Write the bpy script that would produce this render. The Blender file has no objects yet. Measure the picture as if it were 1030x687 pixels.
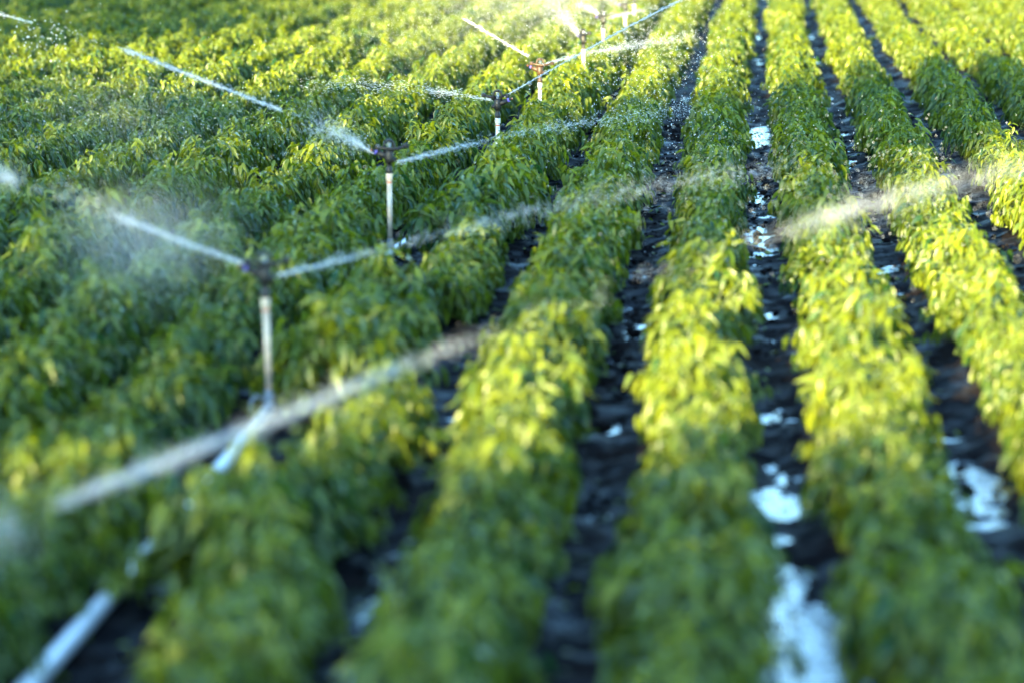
import bpy, math, random
import numpy as np
from mathutils import Vector, Matrix

rad = math.radians
random.seed(7)
rng = np.random.default_rng(7)
scene = bpy.context.scene
COL = scene.collection

# ------------------------------------------------------------------ camera
cam_d = bpy.data.cameras.new('camera')
cam = bpy.data.objects.new('camera', cam_d)
COL.objects.link(cam)
cam.location = (0, 0, 3.3)
cam.rotation_euler = (rad(90 - 8.823), 0, rad(3.952))
cam_d.sensor_width = 36
cam_d.lens = 110
cam_d.clip_start = .1
cam_d.clip_end = 5000
cam_d.dof.use_dof = True
cam_d.dof.focus_distance = 32.0
cam_d.dof.aperture_fstop = 1.0
scene.camera = cam

# ------------------------------------------------------------------ light
SUN_EL, SUN_AZ = 14.0, 200.0          # compass style: 0 = +Y (view), clockwise; the sun stands behind the camera, to its left
sv = Vector((math.sin(rad(SUN_AZ)) * math.cos(rad(SUN_EL)), math.cos(rad(SUN_AZ)) * math.cos(rad(SUN_EL)), math.sin(rad(SUN_EL))))
world = bpy.data.worlds.new('World')
scene.world = world
world.use_nodes = True
wn = world.node_tree
sky = wn.nodes.new('ShaderNodeTexSky')
sky.sky_type = 'NISHITA'
sky.sun_disc = False
sky.ozone_density = 2
sky.dust_density = .6
sky.sun_elevation = rad(SUN_EL)
sky.sun_rotation = rad(SUN_AZ)
tint = wn.nodes.new('ShaderNodeMix')                # a cooler evening sky
tint.data_type = 'RGBA'; tint.blend_type = 'MULTIPLY'
tint.inputs['Factor'].default_value = 1
tint.inputs['B'].default_value = (.66, .95, 1.10, 1)
wn.links.new(sky.outputs[0], tint.inputs['A'])
wn.links.new(tint.outputs['Result'], wn.nodes['Background'].inputs[0])
wn.nodes['Background'].inputs[1].default_value = .12
sun_d = bpy.data.lights.new('sun', 'SUN')
sun_d.energy = 5.0
sun_d.angle = rad(.5)
sun_d.color = (1, .83, .42)
sun = bpy.data.objects.new('sun', sun_d)
COL.objects.link(sun)
sun.rotation_euler = sv.to_track_quat('Z', 'Y').to_euler()

vs = scene.view_settings
vs.view_transform = 'Standard'
vs.look = 'None'
vs.gamma = 1
vs.use_curve_mapping = False
vs.exposure = 3.06
scene.cycles.use_denoising = True
scene.cycles.max_bounces = 8
scene.cycles.diffuse_bounces = 6
scene.cycles.glossy_bounces = 3
scene.cycles.transmission_bounces = 4
scene.cycles.transparent_max_bounces = 8
scene.cycles.sample_clamp_indirect = 4

# ------------------------------------------------------------------ helpers
def mat(name, base=(.5, .5, .5), rough=.5, metal=0, spec=.5):
    m = bpy.data.materials.new(name)
    m.use_nodes = True
    b = m.node_tree.nodes['Principled BSDF']
    b.inputs['Base Color'].default_value = (*base, 1)
    b.inputs['Roughness'].default_value = rough
    b.inputs['Metallic'].default_value = metal
    b.inputs['Specular IOR Level'].default_value = spec
    return m

def nd(m, t, **kw):
    n = m.node_tree.nodes.new(t)
    for k, v in kw.items():
        setattr(n, k, v)
    return n

def lk(m, a, b):
    m.node_tree.links.new(a, b)

def mesh_obj(name, verts, faces, material, parent=None, smooth=False, attrs=None):
    me = bpy.data.meshes.new(name)
    verts = np.asarray(verts, dtype=np.float32)
    if isinstance(faces, np.ndarray):
        n, k = faces.shape
        me.vertices.add(len(verts)); me.vertices.foreach_set('co', verts.ravel())
        me.loops.add(n * k); me.loops.foreach_set('vertex_index', faces.astype(np.int32).ravel())
        me.polygons.add(n)
        me.polygons.foreach_set('loop_start', (np.arange(n) * k).astype(np.int32))
        me.polygons.foreach_set('loop_total', np.full(n, k, dtype=np.int32))
        me.update(calc_edges=True)
    else:
        me.from_pydata(verts.tolist(), [], faces)
        me.update()
    if smooth:
        me.polygons.foreach_set('use_smooth', np.ones(len(me.polygons), dtype=bool))
    for an, av in (attrs or {}).items():
        a = me.attributes.new(an, 'FLOAT', 'POINT')
        a.data.foreach_set('value', np.asarray(av, dtype=np.float32))
    if material:
        me.materials.append(material)
    o = bpy.data.objects.new(name, me)
    COL.objects.link(o)
    if parent:
        o.parent = parent
    return o

class MB:
    """collects tubes, lathes and boxes into one mesh"""
    def __init__(s): s.v, s.f = [], []
    def tube(s, pts, radii, n=14, cap=True):
        pts = [Vector(p) for p in pts]
        if not hasattr(radii, '__len__'): radii = [radii] * len(pts)
        base = len(s.v)
        up = None
        for i, p in enumerate(pts):
            t = (pts[min(i + 1, len(pts) - 1)] - pts[max(i - 1, 0)]).normalized()
            if up is None:
                up = Vector((0, 0, 1)) if abs(t.z) < .9 else Vector((1, 0, 0))
            a = t.cross(up).normalized(); b = a.cross(t).normalized(); up = b
            for j in range(n):
                q = 2 * math.pi * j / n
                s.v.append(tuple(p + (a * math.cos(q) + b * math.sin(q)) * radii[i]))
        for i in range(len(pts) - 1):
            for j in range(n):
                s.f.append((base + i * n + j, base + i * n + (j + 1) % n, base + (i + 1) * n + (j + 1) % n, base + (i + 1) * n + j))
        if cap:
            s.f.append(tuple(base + j for j in range(n))[::-1])
            s.f.append(tuple(base + (len(pts) - 1) * n + j for j in range(n)))
        return s
    def lathe(s, prof, c=(0, 0, 0), n=18):
        # prof: (radius, z) list
        return s.tube([(c[0], c[1], c[2] + z + i * 1e-5) for i, (r, z) in enumerate(prof)], [r for r, z in prof], n)
    def box(s, c, d, m=None):
        base = len(s.v)
        for x in (-1, 1):
            for y in (-1, 1):
                for z in (-1, 1):
                    p = Vector((x * d[0] / 2, y * d[1] / 2, z * d[2] / 2))
                    if m is not None: p = m @ p
                    s.v.append(tuple(p + Vector(c)))
        for q in ((0, 1, 3, 2), (4, 6, 7, 5), (0, 4, 5, 1), (2, 3, 7, 6), (0, 2, 6, 4), (1, 5, 7, 3)):
            s.f.append(tuple(base + i for i in q))
        return s
    def build(s, name, material, parent=None, smooth=True, bevel=0):
        o = mesh_obj(name, s.v, s.f, material, parent)
        if smooth:
            for p in o.data.polygons: p.use_smooth = len(p.vertices) == 4
        if bevel:
            b = o.modifiers.new('bevel', 'BEVEL'); b.width = bevel; b.segments = 2
        return o

def empty(name, loc):
    o = bpy.data.objects.new(name, None)
    o.empty_display_size = .1
    o.location = loc
    COL.objects.link(o)
    return o

def tag(o, label=None, cat=None, group=None, kind=None):
    if label: o['label'] = label
    if cat: o['category'] = cat
    if group: o['group'] = group
    if kind: o['kind'] = kind
    return o

def vnoise(x, y, seed=0):
    """smooth value noise, -1..1"""
    xi = np.floor(x).astype(np.int64); yi = np.floor(y).astype(np.int64)
    fx = x - xi; fy = y - yi
    fx = fx * fx * (3 - 2 * fx); fy = fy * fy * (3 - 2 * fy)
    def h(a, b):
        n = (a * 374761393 + b * 668265263 + seed * 982451653) & 0x7fffffff
        n = ((n ^ (n >> 13)) * 1274126177) & 0x7fffffff
        return ((n ^ (n >> 16)) & 0xffff) / 32767.5 - 1
    return (h(xi, yi) * (1 - fx) + h(xi + 1, yi) * fx) * (1 - fy) + (h(xi, yi + 1) * (1 - fx) + h(xi + 1, yi + 1) * fx) * fy

# ------------------------------------------------------------------ the field's plan
W = .97                        # row spacing
ROW0 = -.17                   # crest of the row nearest below the camera
def curve(y):                  # the rows bend gently to the right far off
    y = np.asarray(y, dtype=float)
    return .0002 * np.maximum(0, y - 22) ** 2 + .08 * np.clip((17.5 - y) / 6, 0, 1)

# ------------------------------------------------------------------ materials
def soil_mat():
    m = mat('wet_soil', (.02, .017, .015), .5, spec=.03)
    b = m.node_tree.nodes['Principled BSDF']
    geo = nd(m, 'ShaderNodeNewGeometry')
    n1 = nd(m, 'ShaderNodeTexNoise'); n1.inputs['Scale'].default_value = 2.2; n1.inputs['Detail'].default_value = 8
    n2 = nd(m, 'ShaderNodeTexNoise'); n2.inputs['Scale'].default_value = 26; n2.inputs['Detail'].default_value = 6
    lk(m, geo.outputs['Position'], n1.inputs['Vector']); lk(m, geo.outputs['Position'], n2.inputs['Vector'])
    cr = nd(m, 'ShaderNodeValToRGB')
    e = cr.color_ramp.elements
    e[0].position = .35; e[0].color = (.004, .004, .005, 1)
    e[1].position = .75; e[1].color = (.02, .015, .013, 1)
    lk(m, n1.outputs['Fac'], cr.inputs['Fac']); lk(m, cr.outputs['Color'], b.inputs['Base Color'])
    mr = nd(m, 'ShaderNodeMapRange')
    mr.inputs['From Min'].default_value = .35; mr.inputs['From Max'].default_value = .65
    mr.inputs['To Min'].default_value = .42; mr.inputs['To Max'].default_value = .9
    lk(m, n1.outputs['Fac'], mr.inputs['Value']); lk(m, mr.outputs['Result'], b.inputs['Roughness'])
    n3 = nd(m, 'ShaderNodeTexNoise'); n3.inputs['Scale'].default_value = 5; n3.inputs['Detail'].default_value = 5
    lk(m, geo.outputs['Position'], n3.inputs['Vector'])
    ms = nd(m, 'ShaderNodeMapRange')                 # wet sheen only in patches
    ms.inputs['From Min'].default_value = .48; ms.inputs['From Max'].default_value = .68
    ms.inputs['To Min'].default_value = .01; ms.inputs['To Max'].default_value = .2
    lk(m, n3.outputs['Fac'], ms.inputs['Value']); lk(m, ms.outputs['Result'], b.inputs['Specular IOR Level'])

    bp = nd(m, 'ShaderNodeBump'); bp.inputs['Strength'].default_value = .8; bp.inputs['Distance'].default_value = .03
    lk(m, n2.outputs['Fac'], bp.inputs['Height']); lk(m, bp.outputs['Normal'], b.inputs['Normal'])
    return m

def water_mat():
    m = mat('ditch_water', (.012, .014, .015), .04, spec=.6)
    b = m.node_tree.nodes['Principled BSDF']
    geo = nd(m, 'ShaderNodeNewGeometry')
    n = nd(m, 'ShaderNodeTexNoise'); n.inputs['Scale'].default_value = 9; n.inputs['Detail'].default_value = 3
    lk(m, geo.outputs['Position'], n.inputs['Vector'])
    bp = nd(m, 'ShaderNodeBump'); bp.inputs['Strength'].default_value = .6; bp.inputs['Distance'].default_value = .03
    lk(m, n.outputs['Fac'], bp.inputs['Height']); lk(m, bp.outputs['Normal'], b.inputs['Normal'])
    return m

def leaf_mat(name, dark, light, rough=.38, trans=.3):
    m = mat(name, dark, rough)
    b = m.node_tree.nodes['Principled BSDF']
    out = m.node_tree.nodes['Material Output']
    at = nd(m, 'ShaderNodeAttribute'); at.attribute_name = 'tone'
    oi = nd(m, 'ShaderNodeObjectInfo')
    ad = nd(m, 'ShaderNodeMath', operation='MULTIPLY_ADD'); ad.inputs[1].default_value = .35; 
    lk(m, oi.outputs['Random'], ad.inputs[0]); lk(m, at.outputs['Fac'], ad.inputs[2])
    sb = nd(m, 'ShaderNodeMath', operation='SUBTRACT'); sb.inputs[1].default_value = .17; sb.use_clamp = True
    lk(m, ad.outputs[0], sb.inputs[0])
    cr = nd(m, 'ShaderNodeValToRGB')
    e = cr.color_ramp.elements
    e[0].position = 0; e[0].color = (*dark, 1)
    e[1].position = 1; e[1].color = (*light, 1)
    lk(m, sb.outputs[0], cr.inputs['Fac'])
    lk(m, cr.outputs['Color'], b.inputs['Base Color'])
    tr = nd(m, 'ShaderNodeBsdfTranslucent')
    hs = nd(m, 'ShaderNodeHueSaturation'); hs.inputs['Saturation'].default_value = 1.05; hs.inputs['Value'].default_value = 1.25
    lk(m, cr.outputs['Color'], hs.inputs['Color']); lk(m, hs.outputs['Color'], tr.inputs['Color'])
    mx = nd(m, 'ShaderNodeMixShader'); mx.inputs[0].default_value = trans
    lk(m, b.outputs[0], mx.inputs[1]); lk(m, tr.outputs[0], mx.inputs[2]); lk(m, mx.outputs[0], out.inputs['Surface'])
    return m

def spray_mat():
    m = mat('water_spray', (.93, .96, .98), .12, spec=.6)
    b = m.node_tree.nodes['Principled BSDF']
    out = m.node_tree.nodes['Material Output']
    tr = nd(m, 'ShaderNodeBsdfTranslucent'); tr.inputs[0].default_value = (.93, .96, .98, 1)
    mx = nd(m, 'ShaderNodeMixShader'); mx.inputs[0].default_value = .5
    lk(m, b.outputs[0], mx.inputs[1]); lk(m, tr.outputs[0], mx.inputs[2]); lk(m, mx.outputs[0], out.inputs['Surface'])
    return m

def worn_mat(name, a, c, rough, metal=0, scale=14):
    m = mat(name, a, rough, metal)
    b = m.node_tree.nodes['Principled BSDF']
    tc = nd(m, 'ShaderNodeTexCoord')
    n = nd(m, 'ShaderNodeTexNoise'); n.inputs['Scale'].default_value = scale; n.inputs['Detail'].default_value = 6
    lk(m, tc.outputs['Object'], n.inputs['Vector'])
    cr = nd(m, 'ShaderNodeValToRGB')
    e = cr.color_ramp.elements
    e[0].position = .38; e[0].color = (*a, 1); e[1].position = .7; e[1].color = (*c, 1)
    lk(m, n.outputs['Fac'], cr.inputs['Fac']); lk(m, cr.outputs['Color'], b.inputs['Base Color'])
    return m

M_soil = soil_mat()
M_water = water_mat()
M_leaf = leaf_mat('pepper_leaf', (.012, .054, .013), (.215, .25, .008))
M_stem = mat('pepper_stem', (.09, .12, .03), .6)
M_treeleaf = leaf_mat('tree_leaf', (.03, .06, .015), (.06, .09, .02), .5, .2)
M_bark = worn_mat('bark', (.09, .065, .045), (.16, .13, .1), .9, scale=5)
M_spray = spray_mat()
M_riser = worn_mat('cream_riser', (.62, .5, .37), (.42, .31, .21), .5)
M_white = worn_mat('white_riser', (.6, .57, .52), (.42, .38, .33), .5)
M_black = worn_mat('black_plastic', (.006, .006, .0065), (.016, .015, .014), .55)
M_brown = worn_mat('brown_plastic', (.085, .045, .02), (.05, .025, .012), .45)
M_blue = mat('blue_plastic', (.12, .1, .5), .4)
M_orange = mat('orange_plastic', (.6, .14, .04), .4)
M_steel = mat('spring_steel', (.55, .56, .58), .3, 1)
M_alu = worn_mat('aluminium_pipe', (.86, .84, .8), (.68, .66, .62), .36, .2, 7)
M_clamp = worn_mat('grey_fitting', (.3, .32, .34), (.2, .21, .22), .5)

# ------------------------------------------------------------------ ground and water
xs = np.concatenate([[-1500, -300, -80, -40, -28], np.arange(-23, 11, .075), [14, 22, 40, 80, 300, 1500]])
ys = np.concatenate([[-1500, -300, -80, -25, -8, 0, 4, 7], np.geomspace(8.5, 82, 420), [95, 130, 250, 600, 2500]])
X, Y = np.meshgrid(xs, ys)
fur = (X - curve(Y) - .279) / W            # 0, 1, 2 ... at furrow centres
k = np.round(fur); ph = fur - k
ridge = .5 - .5 * np.cos(2 * math.pi * ph)
wet = np.zeros_like(X)
def wetzone(kk, y0, y1, amt):
    t = np.clip((Y - y0) / 1.0, 0, 1) * np.clip((y1 - Y) / 1.0, 0, 1)
    wet[:] += np.where(k == kk, t * amt, 0)
wetzone(0, 8, 14.7, .084); wetzone(0, 15.0, 17.2, .05); wetzone(0, 17.4, 24, .02); wetzone(0, 25, 33, .034); wetzone(0, 35.5, 39.5, .065); wetzone(0, 40, 80, .012)
wetzone(1, 15.2, 17.6, .058); wetzone(1, 20, 29, .022); wetzone(1, 32, 60, .012)
wetzone(-1, 12.6, 14, .03); wetzone(-1, 10, 11.8, .024); wetzone(-1, 19, 24, .012)
wetzone(-2, 8, 15.6, .034); wetzone(-3, 8, 17, .01); wetzone(-3, 24, 30, .02)
Z = (.010 + .085 * ridge
     + .022 * vnoise(X * 1.6, Y * 1.1, 1) + .016 * vnoise(X * 4.3, Y * 3.1, 2) + .028 * vnoise(X * 8, Y * 6, 3)
     + .022 * vnoise(X * 15, Y * 11, 4) - wet)
inside = (X > -24) & (X < 12) & (Y > 8) & (Y < 83)
Z = np.where(inside, Z, 0.02)
nx, ny = len(xs), len(ys)
idx = np.arange(nx * ny).reshape(ny, nx)
F = np.stack([idx[:-1, :-1], idx[:-1, 1:], idx[1:, 1:], idx[1:, :-1]], -1).reshape(-1, 4)
g = mesh_obj('ground', np.stack([X, Y, Z], -1).reshape(-1, 3), F, M_soil, smooth=True)
tag(g, kind='structure')
wt = mesh_obj('water', [(-22.9, 8.6, -.022), (10.9, 8.6, -.022), (10.9, 81.5, -.022), (-22.9, 81.5, -.022)], [(0, 1, 2, 3)], M_water)
tag(wt, kind='structure')

# ------------------------------------------------------------------ pepper plants
# one lanceolate leaf, along +Y, folded along its midrib and drooping at the tip
LT = np.array([0, .16, .42, .7, 1.0]); LWD = np.array([.05, .8, 1.0, .62, .03])
def leaf_template():
    v, f = [], []
    for t, w in zip(LT, LWD):
        dz = -.28 * t * t
        v += [(-.5 * w, t, dz + .16 * w * .5), (0, t, dz), (.5 * w, t, dz + .16 * w * .5)]
    for i in range(4):
        a = i * 3
        f += [(a, a + 1, a + 4, a + 3), (a + 1, a + 2, a + 5, a + 4)]
    return np.array(v), np.array(f)
LV, LF = leaf_template()

def scatter_leaves(pos, dirs, roll, length, width, tone):
    """pos (n,3), dirs (n,3) unit; returns verts, faces, tone per vertex"""
    n = len(pos)
    up = np.tile([0, 0, 1.0], (n, 1))
    x = np.cross(dirs, up); x /= np.linalg.norm(x, axis=1, keepdims=True) + 1e-6
    z = np.cross(x, dirs)
    c, s = np.cos(roll)[:, None], np.sin(roll)[:, None]
    x, z = x * c + z * s, z * c - x * s
    V = (pos[:, None, :] + x[:, None, :] * (LV[None, :, 0:1] * width[:, None, None])
         + dirs[:, None, :] * (LV[None, :, 1:2] * length[:, None, None])
         + z[:, None, :] * (LV[None, :, 2:3] * length[:, None, None]))
    Fc = LF[None] + (np.arange(n) * len(LV))[:, None, None]
    return V.reshape(-1, 3), Fc.reshape(-1, 4), np.repeat(tone, len(LV))

def plant_meshes(seed):
    r = np.random.default_rng(seed)
    nb = 34                                   # shoots; each carries a drooping whorl of leaves
    az = r.uniform(0, 2 * math.pi, nb)
    el = np.arcsin(r.uniform(-.05, 1, nb))
    R = r.uniform(.5, 1.05, nb)
    R[:5] *= r.uniform(1.05, 1.3, 5)           # a few stray shoots
    lump = 1 + .14 * np.sin(2 * az + seed) + .1 * np.sin(3 * az + 2 * seed)
    tips = np.stack([.275 * R * lump * np.cos(el) * np.cos(az), .27 * R * lump * np.cos(el) * np.sin(az),
                     .12 + .36 * R * np.sin(el) * (1 + .12 * r.standard_normal(nb))], -1)
    P, D, RO, L, WD, T = [], [], [], [], [], []
    for i in range(nb):
        m = r.integers(12, 18)
        out = np.array([math.cos(az[i]), math.sin(az[i])])
        for j in range(m):
            a2 = az[i] + r.normal(0, 1.0) if el[i] < 1.0 else r.uniform(0, 2 * math.pi)
            droop = r.uniform(.05, 1.3) if tips[i, 2] > .3 else r.uniform(.6, 1.45)
            young = r.random() < .16 and tips[i, 2] > .33
            if young: droop = r.uniform(-1.0, -.1)
            P.append(tips[i] + r.normal(0, .022, 3) - np.array([0, 0, .11 * r.random() ** 1.3]))
            D.append([math.cos(a2) * math.cos(droop), math.sin(a2) * math.cos(droop), -math.sin(droop)])
            RO.append(r.normal(0, .45))
            l = r.uniform(.075, .13) * (.65 if young else 1)
            L.append(l); WD.append(l * r.uniform(.26, .37))
            T.append(np.clip((.82 if young else .42) + r.normal(0, .17) + .25 * (tips[i, 2] - .3), 0, 1))
    v, f, t = scatter_leaves(np.array(P), np.array(D), np.array(RO), np.array(L), np.array(WD), np.array(T))
    v[:, 2] = np.maximum(v[:, 2], .02)
    st = MB()
    st.tube([(0, 0, -.05), (.005, 0, .1), (0, .005, .2)], [.012, .01, .008], 7)
    for i in range(nb):
        b = Vector((tips[i][0] * .12, tips[i][1] * .12, .1 + .1 * r.random()))
        e = Vector(tips[i])
        st.tube([b, b.lerp(e, .55) + Vector((0, 0, .03)), e], [.006, .005, .003], 5)
    return (v, f, t), st

NVAR = 7
variants = []
for s in range(NVAR):
    (v, f, t), st = plant_meshes(11 + s)
    fo = mesh_obj('foliage', v, f, M_leaf, None, True, {'tone': t})
    sm = st.build('stem', M_stem)
    variants.append((fo, sm))

ROWNAME = {-2: 'first row right of the pipe', -1: 'second row right of the pipe', 0: 'third row right of the pipe',
           1: 'fourth row right of the pipe', 2: 'fifth row right of the pipe', 3: 'sixth row right of the pipe',
           4: 'seventh row right of the pipe', -3: 'first row left of the pipe', -4: 'second row left of the pipe',
           -5: 'third row left of the pipe', -6: 'fourth row left of the pipe', -7: 'fifth row left of the pipe',
           -8: 'sixth row left of the pipe'}
def zone(y):
    if y < 14.6: return 'near its front end'
    if y < 21.5: return 'level with the nearest sprinkler'
    return 'level with the second sprinkler'

SPR = [(-2.685, 18.1), (-2.757, 25.4), (-2.273, 30.9), (-2.154, 35.8), (-1.941, 42.0), (-1.875, 47.0), (-1.68, 51.0), (-1.657, 55.0)]
from bpy_extras.object_utils import world_to_camera_view
scene.render.resolution_x, scene.render.resolution_y = 1024, 682
bpy.context.view_layer.update()
spots = []
for kk in range(-20, 11):
    y = 9.4 + rng.random() * .3
    while y < 78:
        x = ROW0 + kk * W + float(curve(y)) + rng.normal(0, .035)
        gap = kk == -2 and (y < 13.2 or 14.6 < y < 17.9 or 21.3 < y < 25.0)
        if kk == -2: x += (.14 if y < 14 else .15) if gap else -.2 if 17.9 < y < 21 else .03 if y > 26 else -.1
        if kk == -3 and 14 < y < 27: x -= .12
        big = (1.0 if kk < -3 else .88 if gap and y < 14 else .8 if gap else 1.12 if kk == -2 else 1.0 if kk == -3 else .92) + (.1 if y < 15 and kk > -2 else .1 if y > 20 and kk in (-2, -1) and not gap and not (kk == -2 and 28 < y < 36) else 0) - (.08 if kk == -2 and (28.3 < y < 31 or 33.8 < y < 36) else 0) + .1 * float(vnoise(np.array(kk * 3.7), np.array(y * .55), 9))
        if -.2331 * y - 1.7 < x < .0945 * y + 1.7:
            if all((x - a) ** 2 + (y - b) ** 2 > (.09 if b < 28 else .05 if b < 38 else .02) for a, b in SPR):
                c = world_to_camera_view(scene, cam, Vector((x, y, .3)))
                spots.append((x, y, kk, big * rng.uniform(.8, 1.2), rng.uniform(0, 2 * math.pi), -.01 < c.x < 1.01 and -.1 < c.y < 1.02))
        y += rng.uniform(.27, .37)
rng_edge = np.random.default_rng(99)                # the field goes on past both edges of the view
for kk in range(-24, 15):
    y = 8.9 + rng_edge.random() * .3
    while y < 78:
        x = ROW0 + kk * W + float(curve(y)) + rng_edge.normal(0, .035)
        if -.2331 * y - 4.6 < x <= -.2331 * y - 1.7 or .0945 * y + 1.7 <= x < .0945 * y + 4.6:
            spots.append((x, y, kk, rng_edge.uniform(.8, 1.15), rng_edge.uniform(0, 2 * math.pi), False))
        y += rng_edge.uniform(.28, .37)
spots.sort(key=lambda s: s[1])
single = [s for s in spots if s[5]][:300]
chosen = set(id(s) for s in single)
rest = [s for s in spots if id(s) not in chosen]

used = [False] * NVAR
for x, y, kk, sc, rz, _ in single:
    vi = int(rng.integers(NVAR))
    fo, sm = variants[vi]
    root = empty('pepper_plant', (x, y, .055))
    root.rotation_euler = (0, 0, rz)
    root.scale = (sc * 1.06, sc * 1.06, sc * rng.uniform(.92, 1.12))
    tag(root, f'bushy pepper plant, {ROWNAME[kk]}, {zone(y)}', 'pepper plant', f'pepper plants in the {ROWNAME[kk]}')
    if not used[vi]:
        used[vi] = True
        a, b = fo, sm
    else:
        a, b = fo.copy(), sm.copy()
        COL.objects.link(a); COL.objects.link(b)
    a.parent = root; b.parent = root

# the rest of the field: one object whose points carry the same plants
def far_field(rows):
    n = len(rows)
    me = bpy.data.meshes.new('pepper_plants')
    me.from_pydata([(r[0], r[1], .055) for r in rows], [], [])
    for an, ty, vals in (('turn', 'FLOAT', [r[4] for r in rows]), ('size', 'FLOAT', [r[3] for r in rows]), ('pick', 'INT', [int(rng.integers(NVAR)) for r in rows])):
        at = me.attributes.new(an, ty, 'POINT'); at.data.foreach_set('value', vals)
    o = bpy.data.objects.new('pepper_plants', me)
    COL.objects.link(o)
    ng = bpy.data.node_groups.new('field_rows', 'GeometryNodeTree')
    ng.interface.new_socket('Geometry', in_out='INPUT', socket_type='NodeSocketGeometry')
    ng.interface.new_socket('Geometry', in_out='OUTPUT', socket_type='NodeSocketGeometry')
    N = ng.nodes.new
    gi, go = N('NodeGroupInput'), N('NodeGroupOutput')
    ins = N('GeometryNodeInstanceOnPoints')
    ins.inputs['Pick Instance'].default_value = True
    g2i = N('GeometryNodeGeometryToInstance')
    for fo, sm in reversed(variants):
        oi = N('GeometryNodeObjectInfo'); oi.transform_space = 'ORIGINAL'
        oi.inputs['Object'].default_value = fo
        ng.links.new(oi.outputs['Geometry'], g2i.inputs[0])
    def attr(nm, ty):
        a = N('GeometryNodeInputNamedAttribute'); a.data_type = ty; a.inputs['Name'].default_value = nm
        return a.outputs['Attribute']
    cx = N('ShaderNodeCombineXYZ')
    ng.links.new(attr('turn', 'FLOAT'), cx.inputs['Z'])
    er = N('FunctionNodeEulerToRotation'); ng.links.new(cx.outputs[0], er.inputs[0])
    ng.links.new(gi.outputs[0], ins.inputs['Points'])
    ng.links.new(g2i.outputs[0], ins.inputs['Instance'])
    ng.links.new(attr('pick', 'INT'), ins.inputs['Instance Index'])
    ng.links.new(er.outputs[0], ins.inputs['Rotation'])
    ng.links.new(attr('size', 'FLOAT'), ins.inputs['Scale'])
    ng.links.new(ins.outputs[0], go.inputs[0])
    md = o.modifiers.new('rows', 'NODES'); md.node_group = ng
    return o
tag(far_field(rest), 'pepper plants filling the rows farther back in the field', 'pepper crop', kind='stuff')

# ------------------------------------------------------------------ clods of mud
ph_ = (1 + 5 ** .5) / 2
IV = np.array([(-1, ph_, 0), (1, ph_, 0), (-1, -ph_, 0), (1, -ph_, 0), (0, -1, ph_), (0, 1, ph_), (0, -1, -ph_), (0, 1, -ph_), (ph_, 0, -1), (ph_, 0, 1), (-ph_, 0, -1), (-ph_, 0, 1)]) / 1.9
IF = np.array([(0, 11, 5), (0, 5, 1), (0, 1, 7), (0, 7, 10), (0, 10, 11), (1, 5, 9), (5, 11, 4), (11, 10, 2), (10, 7, 6), (7, 1, 8), (3, 9, 4), (3, 4, 2), (3, 2, 6), (3, 6, 8), (3, 8, 9), (4, 9, 5), (2, 4, 11), (6, 2, 10), (8, 6, 7), (9, 8, 1)])
nc = 4200
kc = rng.choice([-4, -3, -2, -1, -1, 0, 1, 2, 3, 4], nc); yc = rng.uniform(9.5, 40, nc)
xc = .279 + kc * W + curve(yc) + rng.normal(0, .13, nc)
rc = rng.lognormal(-4.15, .45, nc) * np.where((kc == 0) & ((yc < 17.2) | (yc > 35)), .6, 1)
cv = IV[None] * rng.uniform(.6, 1.35, (nc, 12, 1)) * rc[:, None, None] * np.array([1.2, 1.2, .8]) + np.stack([xc, yc, rng.uniform(-.005, .035, nc)], -1)[:, None]
cf = IF[None] + (np.arange(nc) * 12)[:, None, None]
tag(mesh_obj('mud_clods', cv.reshape(-1, 3), cf.reshape(-1, 3), M_soil), 'dark wet mud clods lying along the furrows', 'mud clods', kind='stuff')

# ------------------------------------------------------------------ dropped leaves on the mud
nl = 520
kf = rng.integers(-4, 5, nl); yl = rng.uniform(10, 45, nl)
xl = .279 + kf * W + curve(yl) + rng.normal(0, .1, nl)
al = rng.uniform(0, 6.28, nl)
lv, lf, lt = scatter_leaves(np.stack([xl, yl, .035 + .015 * rng.random(nl)], -1), np.stack([np.cos(al), np.sin(al), .12 * rng.standard_normal(nl)], -1),
                            rng.normal(0, .5, nl), rng.uniform(.05, .1, nl), rng.uniform(.018, .035, nl), rng.uniform(.2, 1, nl))
tag(mesh_obj('fallen_leaves', lv, lf, M_leaf, None, True, {'tone': lt}), 'dropped pepper leaves scattered on the wet mud', 'fallen leaves', kind='stuff')

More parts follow.
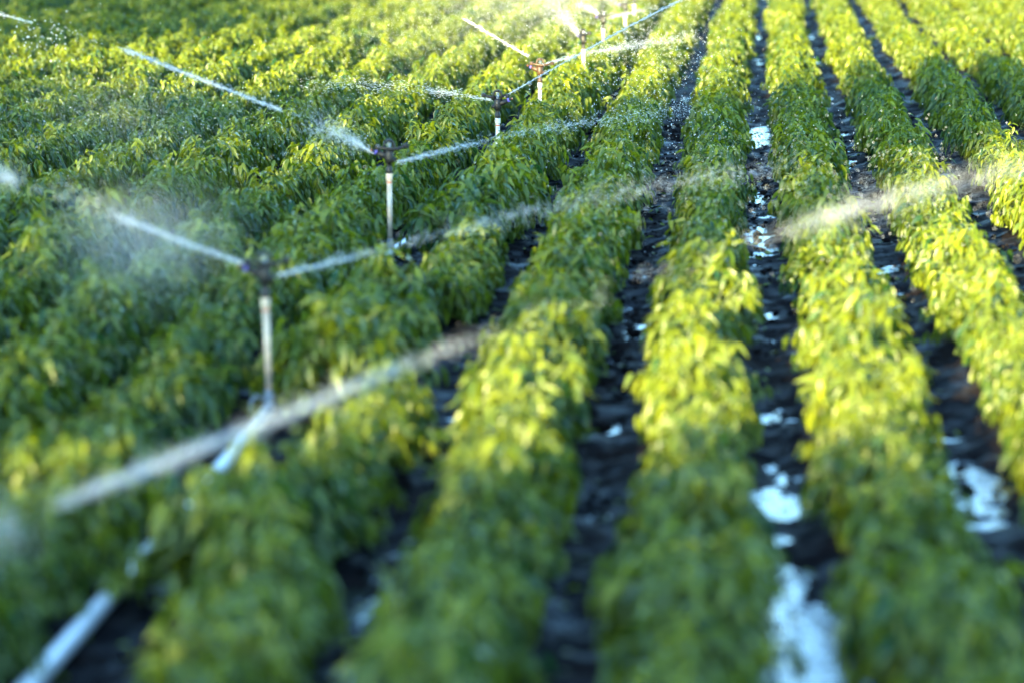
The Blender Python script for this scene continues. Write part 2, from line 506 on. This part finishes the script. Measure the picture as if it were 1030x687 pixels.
# ------------------------------------------------------------------ sprinklers
def make_sprinkler(riser_m, head_m):
    """stands at its base; its main nozzle points to -X, the spreader nozzle to +X"""
    r = empty('impact_sprinkler', (0, 0, 0))
    MB().lathe([(.021, .0), (.021, .70)], n=18).build('riser', riser_m, r)
    MB().lathe([(.027, .655), (.0275, .66), (.0275, .70), (.026, .712)]).build('coupling', riser_m, r)
    MB().lathe([(.0225, .63), (.0225, .641)]).build('band', M_orange, r)
    b = MB().lathe([(.024, .706), (.028, .71), (.028, .75), (.022, .755), (.022, .79), (.034, .795), (.038, .83), (.038, .88), (.03, .895), (.018, .9)])
    b.tube([(-.01, 0, .845), (-.05, 0, .86), (-.1, 0, .882)], [.03, .027, .021])               # barrel of the main nozzle
    b.tube([(.01, 0, .815), (.06, 0, .825)], [.023, .015])                                     # barrel of the spreader nozzle
    b.build('body', head_m, r)
    MB().tube([(-.1005, 0, .8825), (-.117, 0, .8898)], [.0225, .021]).build('nozzle_collar', M_blue, r)
    n = MB().tube([(-.1175, 0, .89), (-.142, 0, .9005)], [.015, .010]).build('nozzle', M_black, r)
    MB().tube([(-.1425, 0, .9007), (-.148, 0, .903)], [.0105, .0095]).build('nozzle_ring', M_orange, n)
    # cage over the spring
    c = MB()
    c.tube([(-.036, 0, .88), (-.04, 0, .94), (-.03, 0, .968), (0, 0, .976), (.03, 0, .968), (.04, 0, .94), (.036, 0, .88)], .011, 10)
    c.lathe([(.02, .966), (.024, .97), (.024, .985), (.014, .99)])
    c.build('bracket', head_m, r)
    s = MB()
    s.tube([(.014 * math.cos(t), .014 * math.sin(t), .9 + .06 * t / (10 * math.pi)) for t in np.linspace(0, 10 * math.pi, 80)], .0032, 6)
    s.build('spring', M_steel, r)
    a = MB()
    a.tube([(-.085, -.026, .925), (-.03, -.034, .915), (.03, -.034, .91), (.085, -.028, .915), (.125, -.02, .93)], [.010, .013, .015, .013, .011], 10)
    a.tube([(0, -.034, .91), (0, 0, .91)], .012, 8)
    a.box((.14, -.012, .932), (.04, .036, .038), Matrix.Rotation(.4, 3, 'Z'))                   # counterweight
    a.box((-.095, -.016, .925), (.034, .034, .042), Matrix.Rotation(-.5, 3, 'Z'))               # spoon
    a.build('drive_arm', head_m, r, bevel=.003)
    f = MB()
    f.lathe([(.034, .075), (.036, .08), (.036, .13), (.027, .14), (.025, .17)])
    f.build('saddle_clamp', M_clamp, r)
    hk = MB()
    hk.tube([(-.03, -.02, .11), (-.075, -.04, .135), (-.105, -.05, .1), (-.11, -.055, .04), (-.09, -.05, .01)], .011, 10)
    hk.build('latch_hook', M_clamp, r)
    return r

def copy_tree(o, parent=None):
    c = o.copy(); COL.objects.link(c); c.parent = parent
    for ch in list(o.children): copy_tree(ch, c)
    return c

SGROUP = 'impact sprinklers along the irrigation pipe'
proto = {'cream': make_sprinkler(M_riser, M_black), 'white': make_sprinkler(M_white, M_black), 'brown': make_sprinkler(M_white, M_brown)}
first = {k: True for k in proto}
spr_info = [
    (-2.685, 18.10, 'cream', 0, (.5, -1.6), 'nearest and largest black sprinkler, out of focus on a cream riser'),
    (-2.757, 25.40, 'cream', 8, (.3, -.4), 'black sprinkler on a tall cream riser with its foot on the pipe showing'),
    (-2.273, 30.90, 'white', 176, (0, .3), 'black sprinkler in sharp focus on a white riser half hidden by leaves'),
    (-2.154, 35.80, 'brown', -6, (0, .2), 'brown sprinkler on a white riser just behind the sharply focused black one'),
    (-1.941, 42.00, 'white', -50, (0, 0), 'sprinkler hidden by its own thick white plume, fifth from the front'),
    (-1.875, 47.00, 'white', -25, (0, 0), 'dark sprinkler with jets to both sides, sixth along the pipe from the front'),
    (-1.680, 51.00, 'white', 15, (0, 0), 'second farthest sprinkler, its riser showing at the top of the field'),
    (-1.657, 55.00, 'white', 40, (0, 0), 'farthest sprinkler, only its white riser showing at the top edge'),
]
for x, y, kd, rz, tl, lab in spr_info:
    o = proto[kd] if first[kd] else copy_tree(proto[kd])
    first[kd] = False
    o.location = (x, y, .02)
    o.rotation_euler = (rad(tl[0]), rad(tl[1]), rad(rz))
    tag(o, lab, 'sprinkler', SGROUP)

# ------------------------------------------------------------------ pipe
pp = [(-2.70, 8.6), (-2.73, 11.1), (-2.69, 14.6), (-2.685, 18.1), (-2.72, 21.7), (-2.757, 25.4), (-2.52, 28.1), (-2.273, 30.9), (-2.21, 33.3), (-2.154, 35.8),
      (-2.05, 38.9), (-1.97, 42), (-1.95, 47), (-1.9, 51), (-1.8, 56), (-1.55, 66)]
pr = empty('irrigation_pipe', (0, 0, 0))
tag(pr, 'long pale aluminium irrigation pipe lying along the furrow under the sprinklers', 'pipe')
MB().tube([(x, y, .07) for x, y in pp], .040, 20).build('pipe_run', M_alu, pr)
for (x, y), (x2, y2) in zip(pp[2::2], pp[3::2]):
    t = Vector((x2 - x, y2 - y, 0)).normalized()
    c = MB()
    c.tube([Vector((x, y, .07)) + t * d for d in (-.09, -.085, -.03, -.025, .025, .03, .085, .09)],
           [.046, .056, .056, .05, .05, .056, .056, .046], 20)
    c.build('coupler', M_alu, pr)

# ------------------------------------------------------------------ water: jets, spray and drops, all made of drops
OCT_V = np.array([(0, 1, 0), (0, -1, 0), (1, 0, 0), (-.5, 0, .87), (-.5, 0, -.87)], dtype=float)
OCT_F = np.array([(0, 2, 3), (0, 3, 4), (0, 4, 2), (1, 3, 2), (1, 4, 3), (1, 2, 4)])
def drops(pos, dirs, length, width):
    n = len(pos)
    ref = np.tile([.3, .2, .93], (n, 1))
    x = np.cross(dirs, ref); x /= np.linalg.norm(x, axis=1, keepdims=True) + 1e-9
    z = np.cross(x, dirs)
    V = (pos[:, None] + dirs[:, None] * (OCT_V[None, :, 1:2] * length[:, None, None] * .5)
         + x[:, None] * (OCT_V[None, :, 0:1] * width[:, None, None] * .5) + z[:, None] * (OCT_V[None, :, 2:3] * width[:, None, None] * .5))
    Fc = OCT_F[None] + (np.arange(n) * 5)[:, None, None]
    return V.reshape(-1, 3), Fc.reshape(-1, 3)

def path(pts, u):
    p = np.array(pts); n = len(p)
    u = np.clip(u, 0, n - 1.001); i = u.astype(int); f = (u - i)[:, None]
    P = lambda j: p[np.clip(j, 0, n - 1)]
    a, b, c, d = P(i - 1), P(i), P(i + 1), P(i + 2)
    pos = .5 * (2 * b + (c - a) * f + (2 * a - 5 * b + 4 * c - d) * f ** 2 + (3 * b - a - 3 * c + d) * f ** 3)
    tan = .5 * ((c - a) + 2 * (2 * a - 5 * b + 4 * c - d) * f + 3 * (3 * b - a - 3 * c + d) * f ** 2)
    tan /= np.linalg.norm(tan, axis=1, keepdims=True) + 1e-9
    return pos, tan

class Spray:
    def __init__(s): s.v, s.f, s.n = [], [], 0
    def put(s, v, f):
        s.v.append(v); s.f.append(f + s.n); s.n += len(v)
    def pulse(s, pts, u0, u1, r0, r1, cover, sag=.0, L=.04, w=.0034, fade=.3):
        uu = np.linspace(u0, u1, 40); q, _ = path(pts, uu)
        length = np.linalg.norm(np.diff(q, axis=0), axis=1).sum()
        n = int(cover * length * (r0 + r1) * 1.3 / (L * w * .5)) + 4
        t = rng.random(n)
        keep = np.minimum(1, (1 - t) / fade + .1) * (1 if u0 < .05 else np.minimum(1, t / fade + .1))
        t = t[rng.random(n) < keep]; n = len(t); u = u0 + t * (u1 - u0)
        pos, tan = path(pts, u)
        r = r0 + (r1 - r0) * t
        off = rng.normal(0, .55, (n, 3)) * (r * np.where(rng.random(n) < .65, .7, 1.6))[:, None]
        off[:, 2] -= sag * t * rng.random(n) ** 2
        d = tan + rng.normal(0, .05, (n, 3)); d /= np.linalg.norm(d, axis=1, keepdims=True)
        s.put(*drops(pos + off, d, L * rng.uniform(.4, 1.3, n), w * rng.uniform(.6, 1.4, n)))
    def core(s, pts, u0, u1, r0, r1):
        u = np.linspace(u0, u1, 60); pos, _ = path(pts, u)
        m = MB(); m.tube([tuple(q) for q in pos], [(r0 + (r1 - r0) * i / 59) * random.uniform(.75, 1.2) for i in range(60)], 8)
        tri = [t for f in m.f for t in ([f] if len(f) == 3 else [(f[0], f[i], f[i + 1]) for i in range(1, len(f) - 1)])]
        s.put(np.array(m.v), np.array(tri))
    def cloud(s, c, rr, n, size=.004, lean=(0, 0, 0)):
        p = rng.normal(0, .5, (n, 3)) * np.array(rr)
        d = rng.normal(0, 1, (n, 3)); d /= np.linalg.norm(d, axis=1, keepdims=True)
        sz = size * rng.uniform(.5, 1.6, n)
        s.put(*drops(p + np.array(c), d, sz, sz))
    def build(s, name, label, cat, group=None, kind=None):
        o = mesh_obj(name, np.concatenate(s.v), np.concatenate(s.f), M_spray)
        return tag(o, label, cat, group, kind)

J = {
 '0R': [(-2.73, 11.1, .82), (-2.36, 11.3, .96), (-1.84, 11.8, 1.11), (-.97, 12.6, 1.37), (.06, 13.6, 1.62), (.67, 14.2, 1.74), (1.41, 15.0, 1.84), (2.35, 16.0, 1.94)],
 '1L': [(-2.84, 18.1, .93), (-3.21, 18.1, 1.06), (-3.6, 18.2, 1.19), (-3.96, 18.3, 1.3), (-4.37, 18.5, 1.4), (-4.93, 18.8, 1.53)],
 '1R': [(-2.63, 18.1, .86), (-2.09, 18.8, .93), (-1.22, 20.0, 1.04), (-.22, 22.0, 1.04), (.51, 23.5, 1.01)],
 '2L': [(-2.89, 25.4, .89), (-3.14, 25.4, 1.03), (-3.66, 25.5, 1.23), (-4.36, 25.6, 1.48), (-5.04, 25.8, 1.71), (-5.78, 26.0, 1.9), (-6.43, 26.3, 2.03)],
 '2R': [(-2.69, 25.4, .82), (-1.96, 26.5, .93), (-1.11, 28.5, .93), (-.32, 31.0, .86)],
 '3L': [(-2.35, 30.9, .91), (-2.65, 31.1, .94), (-3.04, 31.6, .96), (-3.76, 32.6, .94), (-4.69, 34.0, .86)],
 '3R': [(-2.16, 30.9, .97), (-1.42, 31.0, 1.39), (-.82, 31.2, 1.71), (-.33, 31.4, 1.94), (.26, 31.7, 2.17)],
 '4L': [(-2.29, 35.8, 1.03), (-2.64, 35.8, 1.23), (-3.02, 35.8, 1.45), (-3.58, 36.0, 1.71)],
 '4R': [(-2.09, 35.8, .94), (-1.71, 36.6, 1.0), (-1.12, 38.0, 1.04), (-.42, 40.0, 1.04)],
 '5L': [(-2.01, 42.0, .94), (-2.14, 42.0, 1.1), (-2.32, 42.3, 1.25), (-2.63, 43.0, 1.4)],
 '6L': [(-1.96, 47.0, .96), (-2.1, 47.0, 1.04), (-2.32, 47.3, 1.1)],
 '6R': [(-1.79, 47.0, .9), (-1.55, 47.6, .93), (-1.13, 49.0, .96)],
 '7L': [(-1.78, 51.0, .89), (-1.95, 51.0, .99), (-2.15, 51.0, 1.08)],
}
JG = 'water jets of the sprinklers'
s = Spray(); p = J['0R']
s.pulse(p, .7, 3.05, .022, .036, .75, L=.03, w=.0028); s.pulse(p, 3, 4, .03, .05, .015); s.pulse(p, 4, 7, .05, .085, .13, L=.03, w=.0028)
s.pulse(p, .0, .45, .1, .16, .3, L=.014)
s.build('water_jet', 'broad blurred jet crossing from the lower left up to the far right rows', 'water jet', JG)
s = Spray(); p = J['1L']
s.pulse(p, 0, 2, .013, .022, 1.2); s.pulse(p, 2, 4, .05, .05, .03); s.pulse(p, 4, 5, .04, .06, .4)
s.pulse(p, 1.6, 2.15, .03, .06, .4, L=.012); s.pulse(p, 2.0, 3.1, .07, .2, .06, L=.012); s.pulse(p, 3.7, 4.3, .06, .09, .5, L=.014)
s.build('water_jet', 'straight white jet rising left from the nearest sprinkler into a puff', 'water jet', JG)
s = Spray(); p = J['1R']
s.pulse(p, 0, 1, .011, .03, .7); s.pulse(p, 1, 4, .04, .13, .09)
s.build('water_jet', 'widening jet from the right side of the nearest sprinkler', 'water jet', JG)
s = Spray(); p = J['2L']
s.pulse(p, 0, 1, .007, .03, .9); s.pulse(p, 1, 1.3, .05, .08, .3); s.pulse(p, 1.3, 2, .05, .05, .03); s.pulse(p, 2, 4.02, .015, .017, 1.4, fade=.05)
s.pulse(p, 5, 6, .012, .016, .8); s.pulse(p, 4.1, 5, .05, .05, .02)
s.pulse(p, .45, 1.15, .02, .12, .55, L=.012); s.pulse(p, 1.0, 1.7, .12, .2, .15, L=.012)
s.build('water_jet', 'long broken white jet rising left from the tall cream sprinkler with its foot showing', 'water jet', JG)
s = Spray(); p = J['2R']
s.pulse(p, 0, 1, .009, .04, .62, .03); s.pulse(p, 1, 3, .04, .1, .11, .05)
s.build('water_jet', 'widening jet right of the tall cream sprinkler with its foot showing', 'water jet', JG)
s = Spray(); p = J['3L']
s.pulse(p, 0, 1, .008, .02, .8, .02); s.pulse(p, 1, 2.3, .03, .06, .4, .05); s.pulse(p, 2.3, 4, .07, .12, .1, .1)
s.build('water_jet', 'fraying low jet left of the sharply focused black sprinkler', 'water jet', JG)
s = Spray(); p = J['3R']
s.pulse(p, 0, 4, .008, .014, 1.3, L=.03, w=.004)
s.build('water_jet', 'thin straight jet rising right from the sharply focused black sprinkler', 'water jet', JG)
s = Spray(); p = J['4L']
s.pulse(p, 0, 2.02, .010, .017, 1.5, L=.04, w=.005, fade=.03)
s.build('water_jet', 'thin straight jet rising left from the brown sprinkler', 'water jet', JG)
s = Spray(); p = J['4R']
s.pulse(p, 0, 1, .01, .03, .9); s.pulse(p, 1, 3, .04, .1, .25, .05)
s.build('water_jet', 'faint widening jet right of the brown sprinkler', 'water jet', JG)
s = Spray(); p = J['5L']
s.pulse(p, 0, 1, .02, .09, .45, L=.02); s.pulse(p, .8, 3, .1, .28, .12, L=.015)
s.build('water_jet', 'thick white plume blown left over the sprinkler behind the brown one', 'water jet', JG)
s = Spray(); p = J['6L']
s.pulse(p, 0, 2, .02, .09, .4, L=.02)
s.build('water_jet', 'white plume left of the sixth sprinkler from the front', 'water jet', JG)
s = Spray(); p = J['6R']
s.pulse(p, 0, 2, .012, .04, .5, L=.03)
s.build('water_jet', 'short white jet right of the sixth sprinkler from the front', 'water jet', JG)
s = Spray(); p = J['7L']
s.pulse(p, 0, 2, .02, .12, .15, L=.02)
s.build('water_jet', 'white plume left of the second farthest sprinkler', 'water jet', JG)

s = Spray()
s.cloud((-3.5, 18.6, 1.0), (.55, .5, .35), 30000, .0025)
s.cloud((-2.9, 43.5, 1.35), (1.4, 1.2, .55), 30000, .003)
s.cloud((-3.6, 38.0, 1.2), (1.6, 1.2, .6), 10000, .0035)
s.cloud((-2.2, 49.5, 1.2), (.9, 1.0, .4), 4000, .004)
s.cloud((-3.0, 56.0, 1.2), (2.4, 2.0, .7), 7000, .0045)
s.cloud((-5.2, 26.4, 1.1), (1.2, .8, .4), 14000, .0025)
s.build('mist', 'pale drifting mist round the sprinklers', 'mist', kind='stuff')
s = Spray()
for c, rr, n, sz in [((-.9, 37, .9), (1.0, 10, .6), 1500, .009), ((-.2, 27, .8), (1.4, 6, .6), 700, .008), ((-4.6, 27, 1.0), (2.0, 4, .5), 900, .008),
                     ((-5.75, 26, 1.75), (.35, .5, .25), 120, .011), ((1.2, 24, .8), (1.5, 5, .5), 500, .008), ((-1.9, 46, 1.0), (2, 8, .7), 2500, .009)]:
    s.cloud(c, rr, n, sz)
s.build('falling_drops', 'bright water drops falling over the rows', 'water drops', kind='stuff')

# ------------------------------------------------------------------ windbreak trees behind the camera, whose long evening shade lies over the field
def tree(name, label, regions, trunk_xy, seed, density=1.0):
    """regions: (x0, x1, lower(x), upper(x), clump, leaves): what the crown shades on the rows"""
    r = np.random.default_rng(seed)
    hx, hy = sv.x / math.hypot(sv.x, sv.y), sv.y / math.hypot(sv.x, sv.y)
    te = math.tan(rad(SUN_EL))
    P = []
    cl = []
    for x0, x1, lo, hi, rad_c, cnt in regions:
        for _ in range(cnt):
            x = r.uniform(x0, x1); y = r.uniform(lo(x), hi(x))
            yt = trunk_xy[1] + r.uniform(-2.2, 2.2)
            t = (y - yt) / -hy
            c = np.array([x + hx * t, yt, .4 + t * te]); cl.append(c)
            nl = int(46 * density)
            q = r.normal(0, .5, (nl, 3)) * rad_c + c
            P.append(q)
    P = np.concatenate(P)
    n = len(P)
    d = r.normal(0, 1, (n, 3)); d[:, 2] -= .6; d /= np.linalg.norm(d, axis=1, keepdims=True)
    L = r.uniform(.16, .3, n)
    v, f, t = scatter_leaves(P, d, r.uniform(-1, 1, n), L, L * .6, r.uniform(.2, .8, n))
    cl = np.array(cl); mid = cl.mean(0)
    root = empty(name, (mid[0], trunk_xy[1], 0))
    tag(root, label, 'tree', 'windbreak trees around the field')
    off = np.array([mid[0], trunk_xy[1], 0])
    mesh_obj('crown', v - off, f, M_treeleaf, root, False, {'tone': t})
    m = MB()
    top = cl[:, 2].max()
    m.tube([(0, 0, -.1), (.1, .05, mid[2] * .5), (0, 0, mid[2]), (-.1, 0, top - .5)], [.3, .22, .14, .04], 12)
    for c in cl[::9]:
        e = Vector(c - off); z0 = max(1.0, e.z - 1.6)
        m.tube([(0, 0, z0), (e.x * .5, e.y * .5, (z0 + e.z) / 2 + .2), e], [.09, .05, .02], 7)
    m.build('trunk', M_bark, root)

K = lambda v: (lambda x: v)
def lin(*pts):
    xs_, ys_ = zip(*pts)
    return lambda x: float(np.interp(x, xs_, ys_))
# broad crown: the middle band of shade
tree('windbreak_tree', 'broad tall tree behind the camera shading the middle rows',
     [(-3.6, 4.2, lin((-3.6, 15.6), (-2.1, 16.6), (-1.2, 18.6), (-.2, 21.6), (.8, 25.5), (1.8, 31), (2.8, 34), (4.2, 38)),
       lin((-4, 37), (-2, 37), (-.2, 40), (.8, 41.5), (1.8, 44), (4.2, 46)), .75, 210)], (-14, -9), 3)
tree('windbreak_tree', 'thin crowned tree behind the camera dappling the left rows',
     [(-11, -3.3, lin((-11, 18), (-3.3, 14)), lin((-11, 42), (-3.3, 36)), .7, 175), (-6, -3.3, K(9.5), K(15), .55, 22)], (-18, -8), 4)
tree('windbreak_tree', 'low bushy tree behind the camera shading the nearest rows',
     [(-3.8, 3.6, K(7), lin((-3.8, 13.2), (-2.4, 13.8), (-.4, 14.4), (1.2, 14.8), (2, 16), (3.6, 16.5)), .6, 170)], (-10, -7), 5)
tree('windbreak_tree', 'broad tree left of the field shading its far left corner',
     [(-17, -8, lin((-17, 45), (-7, 50)), lin((-17, 80), (-6, 78)), .9, 260)], (-30, 22), 6)
